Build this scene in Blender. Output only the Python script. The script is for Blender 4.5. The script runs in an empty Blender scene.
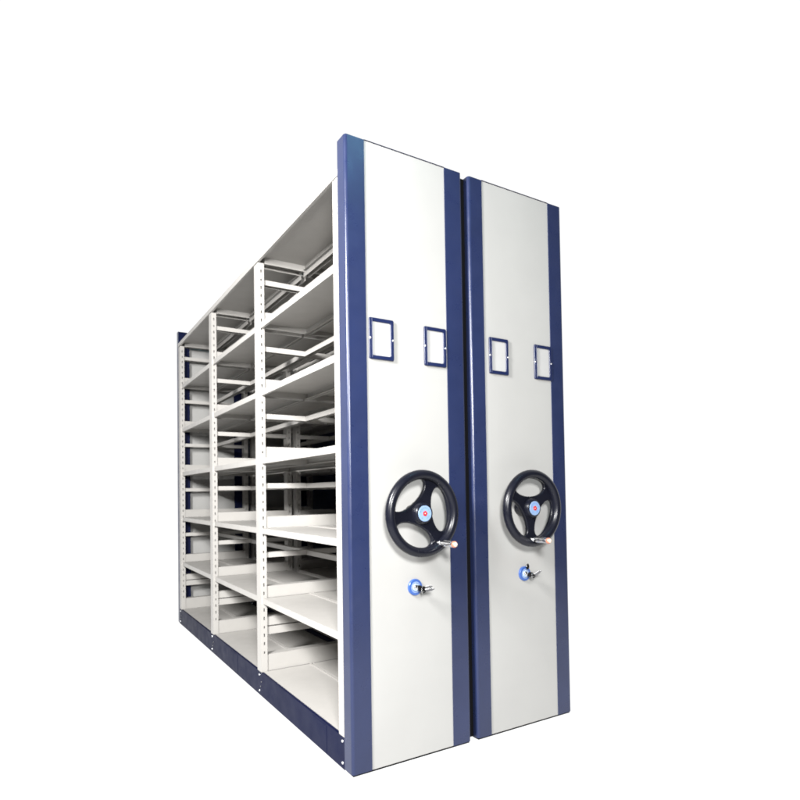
import bpy, bmesh, math
from math import sin, cos, pi, radians
from mathutils import Vector, Matrix

scene = bpy.context.scene
COL = scene.collection

# ---------------------------------------------------------------- materials
def new_mat(name):
    m = bpy.data.materials.new(name); m.use_nodes = True
    nt = m.node_tree
    return m, nt, nt.nodes['Principled BSDF']

def paint(name, col, rough=.38, var=.05, bump=.04, bscale=900, spec=.5, coat=0.0, metal=0.0, wave=0.0):
    """powder coated sheet metal: fine orange peel, faint tone drift, uneven gloss"""
    m, nt, b = new_mat(name)
    N, L = nt.nodes, nt.links
    tc = N.new('ShaderNodeTexCoord')
    n1 = N.new('ShaderNodeTexNoise'); n1.inputs['Scale'].default_value = 3.1; n1.inputs['Detail'].default_value = 6
    n1.inputs['Roughness'].default_value = .62
    L.new(tc.outputs['Object'], n1.inputs['Vector'])
    r1 = N.new('ShaderNodeMapRange'); r1.inputs['From Min'].default_value = .3; r1.inputs['From Max'].default_value = .7
    r1.inputs['To Min'].default_value = 1 - var; r1.inputs['To Max'].default_value = 1 + var
    L.new(n1.outputs['Fac'], r1.inputs['Value'])
    mx = N.new('ShaderNodeVectorMath'); mx.operation = 'SCALE'; mx.inputs[0].default_value = col
    L.new(r1.outputs['Result'], mx.inputs['Scale'])
    L.new(mx.outputs['Vector'], b.inputs['Base Color'])
    r2 = N.new('ShaderNodeMapRange'); r2.inputs['From Min'].default_value = .25; r2.inputs['From Max'].default_value = .75
    r2.inputs['To Min'].default_value = max(.03, rough - .06); r2.inputs['To Max'].default_value = rough + .08
    n3 = N.new('ShaderNodeTexNoise'); n3.inputs['Scale'].default_value = 14; n3.inputs['Detail'].default_value = 4
    L.new(tc.outputs['Object'], n3.inputs['Vector'])
    L.new(n3.outputs['Fac'], r2.inputs['Value']); L.new(r2.outputs['Result'], b.inputs['Roughness'])
    if bump or wave:
        n2 = N.new('ShaderNodeTexNoise'); n2.inputs['Scale'].default_value = bscale; n2.inputs['Detail'].default_value = 2
        L.new(tc.outputs['Object'], n2.inputs['Vector'])
        bp = N.new('ShaderNodeBump'); bp.inputs['Strength'].default_value = bump; bp.inputs['Distance'].default_value = .001
        L.new(n2.outputs['Fac'], bp.inputs['Height'])
        if wave:       # sheet metal is never quite flat
            n4 = N.new('ShaderNodeTexNoise'); n4.inputs['Scale'].default_value = 2.6; n4.inputs['Detail'].default_value = 1
            L.new(tc.outputs['Object'], n4.inputs['Vector'])
            b4 = N.new('ShaderNodeBump'); b4.inputs['Strength'].default_value = wave; b4.inputs['Distance'].default_value = .012
            L.new(n4.outputs['Fac'], b4.inputs['Height']); L.new(b4.outputs['Normal'], bp.inputs['Normal'])
        L.new(bp.outputs['Normal'], b.inputs['Normal'])
    b.inputs['Specular IOR Level'].default_value = spec
    b.inputs['Coat Weight'].default_value = coat; b.inputs['Coat Roughness'].default_value = .2
    b.inputs['Metallic'].default_value = metal
    return m

M = dict(
    white=paint('white_panel_paint', (.305, .303, .294), rough=.36, var=.025, bump=.02, wave=.25),
    shelf=paint('light_grey_shelf_paint', (.334, .323, .306), rough=.42, var=.05, bump=.03),
    blue=paint('blue_panel_paint', (.0118, .0180, .054), rough=.30, var=.14, bump=.14, bscale=520, coat=.0, spec=.45, wave=.25),
    base=paint('blue_carriage_paint', (.0038, .0058, .025), rough=.45, var=.07, bump=.10, bscale=420, coat=.0, spec=.07),
    frame=paint('blue_holder_plastic', (.007, .012, .046), rough=.3, var=.05, bump=.02),
    card=paint('white_card', (.33, .33, .326), rough=.5, var=.02, bump=.0),
    black=paint('black_wheel_plastic', (.0045, .005, .009), rough=.27, var=.15, bump=.06, bscale=700, spec=.28),
    rubber=paint('black_rubber', (.003, .003, .0035), rough=.7, var=.1, bump=.05, spec=.1),
    chrome=paint('chrome', (.72, .72, .73), rough=.16, var=.05, bump=0, metal=1),
    zinc=paint('zinc_bolt', (.78, .79, .82), rough=.28, var=.05, bump=0, metal=1),
    dark_steel=paint('dark_key_steel', (.12, .12, .125), rough=.28, var=.1, bump=0, metal=.6),
    badge=paint('pale_blue_badge', (.17, .25, .39), rough=.35, var=.04, bump=0),
    badge_ink=paint('blue_badge_ink', (.05, .13, .48), rough=.4, var=.03, bump=0),
    red=paint('red_badge_centre', (.40, .008, .012), rough=.35, var=.04, bump=0),
    cream=paint('cream_dot', (.5, .42, .35), rough=.4, var=.02, bump=0),
    orange=paint('orange_handle_end', (.40, .14, .09), rough=.35, var=.04, bump=0),
    escut=paint('blue_lock_plate', (.03, .078, .26), rough=.3, var=.06, bump=0),
    escut_light=paint('pale_lock_plate', (.28, .36, .48), rough=.3, var=.04, bump=0),
    floor=paint('self_lit_white_floor', (.15, .15, .15), rough=.8, var=.004, bump=0, spec=.1),
)

# emission added to the floor so it stays white with hardly any contact shade
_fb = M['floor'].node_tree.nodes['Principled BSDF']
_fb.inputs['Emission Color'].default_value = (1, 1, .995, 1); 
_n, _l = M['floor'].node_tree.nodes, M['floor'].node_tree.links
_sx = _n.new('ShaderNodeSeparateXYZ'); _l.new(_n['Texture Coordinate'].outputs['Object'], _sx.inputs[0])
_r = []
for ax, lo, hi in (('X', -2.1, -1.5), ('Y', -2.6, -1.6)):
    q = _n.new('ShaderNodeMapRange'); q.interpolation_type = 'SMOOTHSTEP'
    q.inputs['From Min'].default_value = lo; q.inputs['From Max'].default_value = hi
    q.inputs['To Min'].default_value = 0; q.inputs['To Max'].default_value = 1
    if ax == 'X':      # left edge of the added glow, slanted with the view to limit bounce
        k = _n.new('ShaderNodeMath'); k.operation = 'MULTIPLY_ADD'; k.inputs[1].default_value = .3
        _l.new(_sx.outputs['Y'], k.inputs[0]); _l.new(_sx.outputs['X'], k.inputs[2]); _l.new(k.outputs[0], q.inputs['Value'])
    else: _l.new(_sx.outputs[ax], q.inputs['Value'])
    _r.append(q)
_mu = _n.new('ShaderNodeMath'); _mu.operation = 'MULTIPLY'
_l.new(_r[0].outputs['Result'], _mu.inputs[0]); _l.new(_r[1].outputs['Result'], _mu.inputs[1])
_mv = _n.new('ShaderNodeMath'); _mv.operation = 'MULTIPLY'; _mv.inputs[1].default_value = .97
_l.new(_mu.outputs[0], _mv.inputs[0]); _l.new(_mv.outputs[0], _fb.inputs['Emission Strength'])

# ---------------------------------------------------------------- mesh helpers
class MB:
    def __init__(s): s.bm = bmesh.new()
    def box(s, x0, x1, y0, y1, z0, z1):
        vs = [s.bm.verts.new((x, y, z)) for z in (z0, z1) for y in (y0, y1) for x in (x0, x1)]
        for f in ((0,2,3,1), (4,5,7,6), (0,1,5,4), (2,6,7,3), (0,4,6,2), (1,3,7,5)):
            s.bm.faces.new([vs[i] for i in f])
        return s
    def prism(s, pts, z0, z1):
        """closed xy outline extruded along z"""
        a = [s.bm.verts.new((x, y, z0)) for x, y in pts]; b = [s.bm.verts.new((x, y, z1)) for x, y in pts]
        n = len(pts)
        for i in range(n):
            j = (i + 1) % n; s.bm.faces.new((a[i], a[j], b[j], b[i]))
        s.bm.faces.new(a[::-1]); s.bm.faces.new(b)
        return s
    def lathe(s, prof, n=32, c=(0, 0, 0), smooth=True):
        """prof: (radius, y) pairs, turned about the y axis through c"""
        rings = []
        for r, y in prof:
            if r < 1e-6: rings.append([s.bm.verts.new((c[0], c[1] + y, c[2]))])
            else: rings.append([s.bm.verts.new((c[0] + r*cos(2*pi*k/n), c[1] + y, c[2] + r*sin(2*pi*k/n))) for k in range(n)])
        for A, B in zip(rings, rings[1:]):
            for k in range(n):
                q = [A[k % len(A)], A[(k+1) % n % len(A)], B[(k+1) % n % len(B)], B[k % len(B)]]
                u = []
                for v in q:
                    if v not in u: u.append(v)
                if len(u) > 2:
                    f = s.bm.faces.new(u); f.smooth = smooth
        return s
    def torus(s, R, rr, ry, n=72, m=20, c=(0, 0, 0)):
        g = [[s.bm.verts.new((c[0] + (R + rr*cos(b))*cos(a), c[1] + ry*sin(b), c[2] + (R + rr*cos(b))*sin(a)))
              for b in [2*pi*j/m for j in range(m)]] for a in [2*pi*i/n for i in range(n)]]
        for i in range(n):
            for j in range(m):
                f = s.bm.faces.new((g[i][j], g[(i+1) % n][j], g[(i+1) % n][(j+1) % m], g[i][(j+1) % m])); f.smooth = True
        return s
    def mesh(s, name):
        bmesh.ops.recalc_face_normals(s.bm, faces=s.bm.faces[:])
        me = bpy.data.meshes.new(name); s.bm.to_mesh(me); s.bm.free(); return me

def obj(name, mb, mat, parent=None, loc=(0, 0, 0), bevel=0.0, seg=2):
    me = mb.mesh(name) if isinstance(mb, MB) else mb
    if mat is not None and not me.materials: me.materials.append(M[mat])
    o = bpy.data.objects.new(name, me); COL.objects.link(o)
    o.parent = parent; o.location = loc
    if bevel:
        b = o.modifiers.new('bevel', 'BEVEL'); b.width = bevel; b.segments = seg; b.limit_method = 'ANGLE'; b.angle_limit = radians(40)
        b.harden_normals = False
    return o

def shape_mesh(name, loops, depth, bev):
    """flat xz shape with holes, thick along y, rounded edges; loops are lists of (x, z)"""
    cu = bpy.data.curves.new(name, 'CURVE'); cu.dimensions = '2D'; cu.fill_mode = 'BOTH'
    cu.extrude = depth/2 - bev; cu.bevel_depth = bev; cu.bevel_resolution = 3; cu.offset = -bev
    for lp in loops:
        sp = cu.splines.new('POLY'); sp.points.add(len(lp) - 1); sp.use_cyclic_u = True
        for p, (x, z) in zip(sp.points, lp): p.co = (x, z, 0, 1)
    tmp = bpy.data.objects.new(name, cu)
    COL.objects.link(tmp)
    dg = bpy.context.evaluated_depsgraph_get()
    me = bpy.data.meshes.new_from_object(tmp.evaluated_get(dg))
    bpy.data.objects.remove(tmp)
    me.transform(Matrix.Rotation(radians(90), 4, 'X'))
    me.name = name
    return me

def ring(r, n=48, c=(0, 0)): return [(c[0] + r*cos(2*pi*k/n), c[1] + r*sin(2*pi*k/n)) for k in range(n)]

def tag(o, label, cat, group=None):
    o['label'] = label; o['category'] = cat
    if group: o['group'] = group

# ---------------------------------------------------------------- dimensions (metres)
H = 2.30
W1, GAP, W2 = .5398, .0358, .5482
POST_W, POST_D = .032, .058
POST_Y = [.0425, .932, 1.8175, 2.738]           # near face of each upright
LEVEL = [.122, .484, .832, 1.182, 1.524, 1.864]  # tops of the shelves
TOP = 2.20
RIM = .028
T = .0588                                        # depth of the folded end panels
YB = 2.863                                       # outer face of the far end panel

# one upright, slotted on both faces; shared by all
def post_mesh(d):
    b = MB(); h = TOP - RIM - .003; z0 = .1203; w, t = POST_W, .002
    b.box(0, t, t, d - t, z0, h); b.box(w - t, w, t, d - t, z0, h); b.box(.0075, .0255, d/2 - .004, d/2 + .004, z0 + .01, h - .01)
    sx0, sx1, pitch, sh = .0130, .0195, .0415, .016
    for ya, yb in ((0, t), (d - t, d)):
        b.box(0, sx0, ya, yb, z0, h); b.box(sx1, w, ya, yb, z0, h)
        z = z0; k = 0
        while True:
            s0 = .21 + k*pitch
            if s0 > h - .03: break
            b.box(sx0, sx1, ya, yb, z, s0); z = s0 + (sh if k % 3 else sh*.7); k += 1
        b.box(sx0, sx1, ya, yb, z, h)
    return b.mesh('post')
POST, POST_SLIM = post_mesh(POST_D), post_mesh(.040)
for _m in (POST, POST_SLIM): _m.materials.append(M['shelf'])

def tray(lx, ly, lip):
    """pressed shelf: sheet with folded rims, hem returns and a raised joint along the middle of the cabinet"""
    b = MB(); t = .0016; h = RIM
    b.box(0, lx, 0, ly, -t, 0)
    b.box(0, t, 0, ly, -h, -t - .00005); b.box(lx - t, lx, 0, ly, -h, -t - .00005)
    b.box(t, lx - t, 0, t, -h, -t - .00005); b.box(t, lx - t, ly - t, ly, -h, -t - .00005)
    # inward hems along the long rims
    b.box(t, t + .011, t, ly - t, -h, -h + t); b.box(lx - t - .011, lx - t, t, ly - t, -h, -h + t)
    if lip: b.box(lx - .005, lx, .002, ly - .002, 0.00005, .005)
    return b

def side_trim(W, s, right):
    """blue folded edge of an end panel, rounded at the outer corner"""
    r, t = .011, .002
    out = [(0, T)] + [(r - r*cos(a), r - r*sin(a)) for a in [pi/2*k/6 for k in range(7)]]
    pts = out + [(s, 0), (s, .003), (r, .003)] + [(t, r), (t, T)]
    if right: pts = [(W - x, y) for x, y in pts]
    return pts

def end_panel(root, W, s1, s2, mirror):
    """white centre sheet with its top and bottom returns; blue trims as sub-parts"""
    fy = (lambda y: YB - y) if mirror else (lambda y: y)
    def bx(b, x0, x1, y0, y1, z0, z1):
        a, c = sorted((fy(y0), fy(y1))); b.box(x0, x1, a, c, z0, z1)
    b = MB()
    bx(b, s1 - .012, W - s2 + .012, .0034, .0054, .008, H - .001)
    pass
    p = obj('end_panel', b, 'white', root)
    for s, right in ((s1, False), (s2, True)):
        pts = [(x, fy(y)) for x, y in side_trim(W, s, right)]
        b = MB().prism(pts, .008, H)
        x0, x1 = (.0025, s - .013) if not right else (W - s + .013, W - .0025)
        bx(b, x0, x1, .0058, T - .0025, H - .003, H - .001)
        o = obj('side_trim', b, 'blue', p)
        xa, xb = (.0021, s + .006) if not right else (W - s - .006, W - .0021)
        b = MB(); bx(b, xa, xb, T - .0022, T - .0002, .010, H - .0035); obj('return_flange', b, 'base', p)
    b = MB(); bx(b, s1 + .0005, W - s2 - .0005, .0006, T - .006, H - .0008, H + .0018)
    obj('top_edge', b, 'base', p)
    b = MB(); bx(b, .006, W - .006, .006, T, 0.0005, .0078)
    obj('skirting_shade', b, 'rubber', p)  # black skirting, also stands in for the contact shadow under the panel
    return p

def card_holder(root, x, z):
    w, h, bd = .107, .153, .0145
    def rr(w, h, r, cx=0, cz=0):
        o = []
        for k, (sx, sz) in enumerate(((1, 1), (-1, 1), (-1, -1), (1, -1))):
            for q in range(5):
                a = pi/2*(k + q/4)
                o.append((cx + sx*(w/2 - r) + r*cos(a), cz + sz*(h/2 - r) + r*sin(a)))
        return o
    me = shape_mesh('card_holder', [rr(w, h, .006), rr(w - 2*bd, h - 2*bd, .004)], .007, .0022)
    p = obj('card_holder', me, 'frame', root, (x, -.0005, z))
    # slide-in ridge down the left-hand side, as on the real holder
    obj('ridge', MB().box(-w/2 + .0105, -w/2 + .0130, -.0052, -.0030, -h/2 + .004, h/2 - .004), 'frame', p, bevel=.001)
    obj('card', MB().box(-w/2 + bd - .002, w/2 - bd + .002, .0005, .0022, -h/2 + bd - .002, h/2 - bd + .002), 'card', p)
    for sx in (-1, 1):
        obj('screw', MB().lathe([(0, -.0056), (.0030, -.0052), (.0042, -.0038), (.0042, -.001)], 16), 'zinc', p, (sx*(w/2 - .004), 0, 0))
    return p

def handwheel(root, x, z, spoke):
    """three-spoked hand wheel; spoke = direction of the spoke that carries the crank handle (degrees)"""
    yr = -.072
    loops = [ring(.141, 72)]
    for k in range(3):
        a = radians(spoke + 60 + 120*k)
        lp = []
        for q in range(40):
            t = 2*pi*q/40
            rad = .0865 + .0375*sin(t); tan = .083*math.copysign(abs(cos(t))**.92, cos(t))
            lp.append((rad*cos(a) - tan*sin(a), rad*sin(a) + tan*cos(a)))
        loops.append(lp)
    me = shape_mesh('handwheel', loops, .017, .006)
    for f in me.polygons: f.use_smooth = len(f.vertices) == 4
    bm = bmesh.new(); bm.from_mesh(me)
    bm.transform(Matrix.Translation((0, -.055, 0)))
    b = MB(); b.bm.free(); b.bm = bm
    b.torus(.1432, .0178, .0185, c=(0, yr, 0))
    p = obj('handwheel', b, 'black', root, (x, 0, z))
    hub = obj('hub', MB().lathe([(0, -.0835), (.0335, -.0835), (.0368, -.0815), (.0385, -.078), (.0415, -.066), (.046, -.056), (.046, -.042),
                                 (.034, -.040), (.030, -.034), (.030, .0030), (0, .0030)], 48), 'black', p)
    bad = MB().lathe([(0, -.0852), (.0285, -.0852), (.0293, -.0846), (.0293, -.083)], 48, smooth=False)
    obj('badge', bad, 'badge', p)
    # the ring of small characters printed on the badge (too small to read in the photo)
    ink = MB()
    for deg in (160, 135, 111, 88, 64, 40, 14):
        a = radians(deg); cx, cz = .0205*cos(a), .0205*sin(a)
        for dx, dz, w, h in ((-.0021, .0003, .0009, .0046), (.0004, .0018, .0042, .0008), (.0006, -.0002, .0034, .0008), (.0016, -.0014, .0008, .0030)):
            c, s = cos(a - pi/2), sin(a - pi/2)
            q = [(dx - w/2, dz - h/2), (dx + w/2, dz - h/2), (dx + w/2, dz + h/2), (dx - w/2, dz + h/2)]
            q = [(cx + u*c - v*s, cz + u*s + v*c) for u, v in q]
            ink.bm.faces.new([ink.bm.verts.new((u, -.08545, v)) for u, v in q])
    for cx, cz in ((-.0125, -.0165), (.0095, -.0175), (.0145, -.0140), (.0180, -.0095)):
        for dx, dz, w, h in ((-.0016, 0, .0009, .0042), (.0006, .0014, .0032, .0008), (.0006, -.0014, .0032, .0008)):
            q = [(cx + dx - w/2, cz + dz - h/2), (cx + dx + w/2, cz + dz - h/2), (cx + dx + w/2, cz + dz + h/2), (cx + dx - w/2, cz + dz + h/2)]
            ink.bm.faces.new([ink.bm.verts.new((u, -.08545, v)) for u, v in q])
    obj('badge_lettering', ink, 'badge_ink', p)
    pet = []
    for q in range(48):
        a = 2*pi*q/48; r = .0092*(1 + .10*cos(5*a)); pet.append((r*cos(a), r*sin(a)))
    obj('badge_emblem', shape_mesh('badge_emblem', [pet], .0012, .0003), 'red', p, (0, -.0858, 0))
    obj('badge_dot', MB().lathe([(0, -.0871), (.0024, -.0871), (.0024, -.086)], 16), 'cream', p)
    a = radians(spoke - 7); hx, hz = .129*cos(a), .129*sin(a)
    obj('crank_handle', MB().lathe([(0, -.060), (.0075, -.060), (.0075, -.094), (.0055, -.094), (.0055, -.099), (.0105, -.0995), (.0118, -.104),
                                    (.0118, -.128), (.0112, -.130), (.0118, -.132), (.0118, -.163), (.0105, -.166), (0, -.166)], 28), 'chrome', p, (hx, 0, hz))
    obj('handle_cap', MB().lathe([(0, -.178), (.004, -.178), (.0095, -.1745), (.0122, -.1695), (.0118, -.164), (.009, -.1635)], 28), 'orange', p, (hx, 0, hz))
    obj('handle_screw', MB().lathe([(0, -.1798), (.0060, -.1790), (.0085, -.1752)], 16), 'cream', p, (hx, 0, hz))
    return p

def lock(root, x, z, key_roll, flipped):
    p = obj('lock', MB().lathe([(.0145, -.0005), (.0145, -.0052), (.0165, -.0062), (.0295, -.0054), (.0308, -.0035), (.0308, .0034)], 44, smooth=False), 'escut', root, (x, 0, z))
    obj('lettered_ring', MB().lathe([(.0182, -.00632), (.0198, -.0064), (.0205, -.00615)], 44), 'escut_light', p)
    obj('lock_ring', MB().lathe([(.0150, -.004), (.0150, -.0085), (.0135, -.0100), (.0095, -.0100), (.0095, -.004)], 36), 'escut_light', p)
    obj('lock_barrel', MB().lathe([(0, -.0125), (.0080, -.0125), (.0092, -.0112), (.0092, .003)], 30), 'chrome', p)
    # key in the barrel: shank and black bow
    b = MB(); b.box(-.0012, .0012, -.020, -.0120, -.0035, .0035)
    obj('key', b, 'chrome', p, bevel=.0004)
    def bow_mesh():
        m = shape_mesh('key_bow', [[(-.010, -.007), (-.006, -.0105), (.009, -.0105), (.0125, -.006), (.0125, .006), (.009, .0105), (-.006, .0105), (-.010, .007)],
                                   ring(.0034, 16, (.008, 0))], .0052, .0014)
        m.transform(Matrix.Rotation(radians(-90), 4, 'Z')); return m
    kb = obj('key_bow', bow_mesh(), 'rubber', p, (.001, -.030, 0))
    def aim(o, d): o.rotation_euler = Vector(d).to_track_quat('Y', 'Z').to_euler()
    def blade(loc, d, ln):
        sp = MB().box(-.0011, .0011, 0, ln, -.0052, .0052).box(-.00075, .00075, ln + .0001, ln + .007, -.0030, .0030)
        o = obj('spare_key', sp, 'dark_steel', p, loc, bevel=.0006); aim(o, d)
        m = shape_mesh('spare_bow', [ring(.0085, 20), ring(.003, 14, (.0, -.003))], .0034, .0009)
        m.transform(Matrix.Rotation(radians(90), 4, 'Z'))
        q = obj('spare_bow', m, 'rubber', p, Vector(loc) - Vector(d).normalized()*.006); aim(q, d)
    rl = obj('key_ring', MB().torus(.0105, .0011, .0011, 30, 8), 'chrome', p)
    if flipped:
        kb.rotation_euler = (0, radians(40), 0)
        rl.location = (.006, -.038, -.004); rl.rotation_euler = (0, 0, radians(40))
        blade((.018, -.040, -.004), (.62, -.62, .62), .026)
        fob = obj('key_fob', MB().torus(.0075, .0045, .0036, 26, 10), 'rubber', p, (.004, -.016, .031)); fob.rotation_euler = (0, 0, radians(25))
        obj('key_fob_stud', MB().lathe([(0, -.004), (.0042, -.003), (.0042, .003), (0, .004)], 18), 'chrome', p, (-.003, -.018, .033))
    else:
        rl.location = (.006, -.040, -.006); rl.rotation_euler = (0, 0, radians(40))
        blade((.018, -.040, .000), (.62, -.72, .30), .022)
        blade((.017, -.041, -.009), (.66, -.70, .20), .028)
    return p

def bolt(root, x, y, z, r=.0055, mat='zinc', sx=-1):
    me = MB().lathe([(0, -.0042), (r*.7, -.0040), (r, -.0022), (r, .0008)], 14)
    o = obj('bolt', me, mat, root, (x, y, z)); o.rotation_euler = (0, 0, radians(-90 if sx < 0 else 90)); return o

# ---------------------------------------------------------------- one cabinet
def cabinet(x0, W, s1, s2, wheel_at, spoke, lock_at, cards, gap_filled, flipped):
    root = bpy.data.objects.new('mobile_shelving_cabinet', None); COL.objects.link(root)
    root.location = (x0, 0, 0); root.empty_display_size = .2
    end_panel(root, W, s1, s2, False)
    end_panel(root, W, s1, s2, True)
    for cx in cards: card_holder(root, cx, 1.5685)
    handwheel(root, wheel_at[0], wheel_at[1], spoke)
    lock(root, lock_at[0], lock_at[1], 0, flipped)
    # uprights
    for y in POST_Y:
        for x in (0, W - POST_W):
            obj('post', POST_SLIM if y == POST_Y[0] else POST, None, root, (x, .0605 if y == POST_Y[0] else y, 0))
    # shelves: two back-to-back trays per bay and level
    half = W/2
    for i in range(3):
        ya = POST_Y[i] + POST_D + .0015; yb = POST_Y[i+1] - .0015
        for back in (0, 1):
            lx = half - .006 - .0125
            me = tray(lx, yb - ya, True).mesh('shelf'); me.materials.append(M['shelf'])
            for z in LEVEL:
                o = obj('shelf', me, None, root, (.0125, ya, z))
                if back: o.rotation_euler = (0, 0, pi); o.location = (W - .0125, yb, z)
        # top cover runs over the uprights, one length per bay
        ya = POST_Y[i] + POST_D/2 + .001 if i else .0605; yb = POST_Y[i+1] + (POST_D/2 if i < 2 else POST_D) - .001
        for back in (0, 1):
            me = tray(half - .012 + .003, yb - ya, False).mesh('top_cover'); me.materials.append(M['shelf'])
            o = obj('top_cover', me, None, root, (-.003, ya, TOP))
            if back: o.rotation_euler = (0, 0, pi); o.location = (W + .003, yb, TOP)
        # closing rims of the cover between the uprights, seen from below
        y1, y2 = POST_Y[i] + POST_D + .0015, POST_Y[i+1] - .0015
        for yy in (y1, y2 - .0016): obj('cover_rim', MB().box(.034, W - .034, yy, yy + .0016, TOP - .034, TOP - .0018), 'shelf', root)
        # longitudinal stop bars along the middle
        me = MB()
        for xx in (half - .0145, half + .0125): me.box(xx, xx + .002, y1 - .012, y2 + .012, 0, .024)
        me.box(half - .0124, half + .0124, y1 - .012, y2 + .012, .0222, .0238)
        me = me.mesh('centre_bar'); me.materials.append(M['shelf'])
        for z in LEVEL: obj('centre_bar', me, None, root, (0, 0, z + .199))
        obj('centre_bar', me, None, root, (0, 0, TOP - RIM - .030))
    # cross bars of each side frame: inverted channels
    def channel(h, d):
        b = MB(); t = .002; xa, xb = POST_W - .001, W - POST_W + .001
        b.box(xa, xb, 0, t, 0, h); b.box(xa, xb, d - t, d, 0, h); b.box(xa, xb, t, d - t, h - t, h - .0001)
        me = b.mesh('cross_bar'); me.materials.append(M['shelf']); return me
    c_mid, c_low, c_wide, c_end = channel(.025, .036), channel(.038, .036), channel(.042, .036), channel(.058, .046)
    c_foot = channel(.082, .046)
    for y in POST_Y:
        ym, ye = (y + .011, y + .006) if y != POST_Y[0] else (.0606, .0603)
        for k, z in enumerate(LEVEL):
            obj('cross_bar', c_foot if k == 0 else c_end, None, root, (0, ye, z - .001 if k == 0 else z + .0))
            if k == 0:
                obj('cross_bar', c_low, None, root, (0, ym, .301)); obj('cross_bar', c_wide, None, root, (0, ym, .345))
            else: obj('cross_bar', c_mid, None, root, (0, ym, z + .2))
    # carriage base
    b = MB()
    ya, yb = T + .001, YB - T - .001
    for xa, xb in ((0, .003), (W - .003, W)): b.box(xa, xb, ya, yb, .004, .1195)
    b.box(.0031, .020, ya, yb, .1165, .1193); b.box(W - .020, W - .0031, ya, yb, .1165, .1193)
    b.box(.0031, W - .0031, ya, ya + .003, .010, .116); b.box(.0031, W - .0031, yb - .003, yb, .010, .116)
    for y in (.95, 1.84): b.box(.0032, W - .0032, y, y + .04, .012, .116)
    base = obj('carriage_base', b, 'base', root)
    for x, sx in ((0, -1), (W, 1)):
        for y in (POST_Y[0] + .03, POST_Y[1] + .028, POST_Y[2] + .028, POST_Y[3] + .03):
            bolt(base, x, y, .104, sx=sx); bolt(base, x, y, .026, sx=sx)
            if y < .2: continue
            bolt(base, x, y - .03, .075, .003, 'dark_steel', sx); bolt(base, x, y - .018, .05, .003, 'dark_steel', sx)
    # splice plates over the joints of the base channel
    for x, sx in ((0, -1), (W, 1)):
        for y in (.205, 1.32):
            x0_, x1_ = (-.0010, -.0001) if sx < 0 else (W + .0001, W + .0010)
            obj('splice_plate', MB().box(x0_, x1_, y - .0, y + .13, .008, .112), 'base', base, bevel=.0007)
    # plain sheet closing the far long side of the row
    if not gap_filled:
        obj('side_sheet', MB().box(W + .004, W + .0055, T + .001, YB - T - .001, .02, TOP), 'blue', root)
    if gap_filled:
        obj('gap_strip', MB().box(W + .0005, W + GAP - .0015, T - .032, T - .020, .01, H - .004), 'rubber', root)  # dark strip filling the gap between the two cabinets
        obj('gap_strip', MB().box(W + .0005, W + GAP - .0015, YB - T + .020, YB - T + .032, .01, H - .004), 'rubber', root)
    return root

X2 = W1 + GAP
a = cabinet(0, W1, .081, .0881, (.2686, .923), 308, (.278, .643), (.1445, .392), True, False)
tag(a, 'left cabinet with blue and white end panel, its open pale grey shelf bays facing out', 'shelving cabinet', 'mobile shelving cabinets standing side by side')
b = cabinet(X2, W2, .0723, .084, (.8297 - X2, .928), 270, (.849 - X2, .647), (.7255 - X2, .988 - X2), False, True)
tag(b, 'right cabinet behind the open-sided one, only its blue and white end panel in full view', 'shelving cabinet', 'mobile shelving cabinets standing side by side')

# ---------------------------------------------------------------- floor
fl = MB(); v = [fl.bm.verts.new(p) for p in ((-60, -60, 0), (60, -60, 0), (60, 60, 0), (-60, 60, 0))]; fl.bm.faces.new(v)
f = obj('floor', fl, 'floor'); f['kind'] = 'structure'

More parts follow.
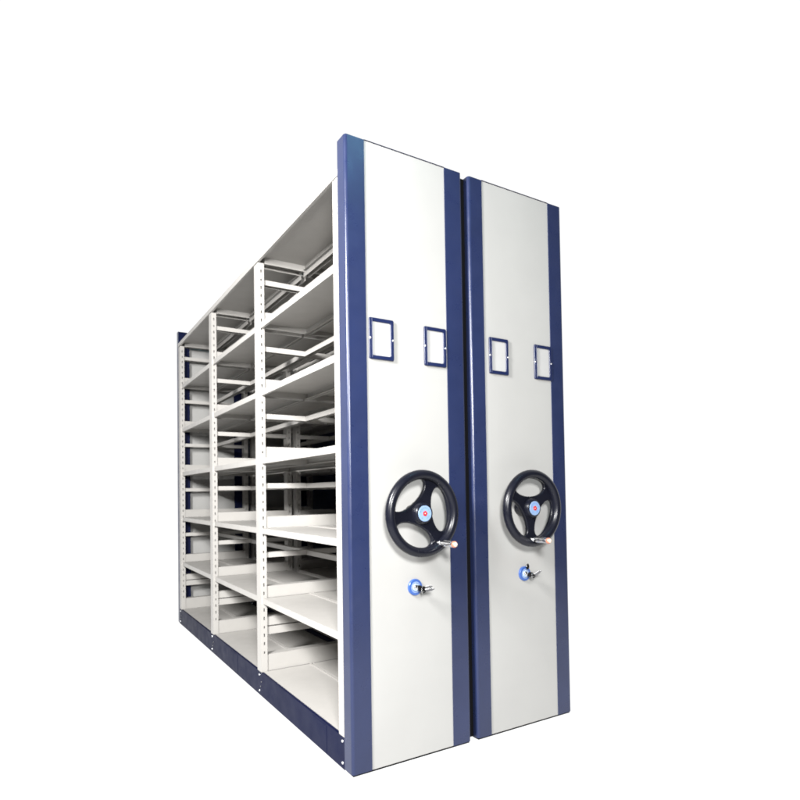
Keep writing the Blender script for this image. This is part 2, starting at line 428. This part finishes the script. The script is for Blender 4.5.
# ---------------------------------------------------------------- world: plain white ahead, dimmed behind the camera to hold down ambient light
w = bpy.data.worlds.new('World'); scene.world = w; w.use_nodes = True
nt = w.node_tree; N, L = nt.nodes, nt.links
bg = N['Background']
tc = N.new('ShaderNodeTexCoord')
dot = N.new('ShaderNodeVectorMath'); dot.operation = 'DOT_PRODUCT'; dot.inputs[1].default_value = (.50, .85, .17)
L.new(tc.outputs['Generated'], dot.inputs[0])
mr = N.new('ShaderNodeMapRange'); mr.interpolation_type = 'SMOOTHSTEP'
mr.inputs['From Min'].default_value = -.05; mr.inputs['From Max'].default_value = .42
mr.inputs['To Min'].default_value = .04; mr.inputs['To Max'].default_value = 1.08
L.new(dot.outputs['Value'], mr.inputs['Value'])
L.new(mr.outputs['Result'], bg.inputs['Strength']); bg.inputs['Color'].default_value = (1, 1, 1, 1)

# ---------------------------------------------------------------- lamps
def area(name, loc, aim, power, sx, sy, col=(1, 1, 1)):
    l = bpy.data.lights.new(name, 'AREA'); l.shape = 'RECTANGLE'; l.size = sx; l.size_y = sy; l.energy = power; l.color = col
    o = bpy.data.objects.new(name, l); COL.objects.link(o); o.location = loc
    o.rotation_euler = (Vector(aim) - Vector(loc)).to_track_quat('-Z', 'Y').to_euler(); return o
area('key_softbox', (-1.15, -2.6, 1.80), (.5, .3, .85), 208, .45, .45, (1, .993, .985))
area('side_softbox', (-1.95, -.70, 2.3), (.1, .55, .7), 285, .4, .8, (1, .993, .983))

# a cool high window that glances off the top of the near post
area('cool_window', (1.0, -1.75, 3.75), (.03, 0, 2.25), 9, .35, .6, (.35, .85, 1))

# ---------------------------------------------------------------- camera
yaw, pitch, roll = .5209, .0239, -.0136
fwd = Vector((sin(yaw)*cos(pitch), cos(yaw)*cos(pitch), sin(pitch))); rt = Vector((cos(yaw), -sin(yaw), 0)); up = rt.cross(fwd)
r2 = cos(roll)*rt + sin(roll)*up; u2 = cos(roll)*up - sin(roll)*rt
cam = bpy.data.cameras.new('camera'); co = bpy.data.objects.new('camera', cam); COL.objects.link(co)
mt = Matrix((r2, u2, -fwd)).transposed().to_4x4(); mt.translation = Vector((-.9545, -1.7618, 1.0007)); co.matrix_world = mt
cam.sensor_fit = 'HORIZONTAL'; cam.sensor_width = 36; cam.lens = 564.144/800*36
cam.shift_x = (400 - 362.62)/800; cam.shift_y = (479.6 - 400)/800
cam.clip_start = .05; cam.clip_end = 400
scene.camera = co

scene.view_settings.view_transform = 'Standard'; scene.view_settings.look = 'None'
scene.cycles.filter_width = 1.9
scene.view_settings.exposure = 0; scene.view_settings.gamma = 1
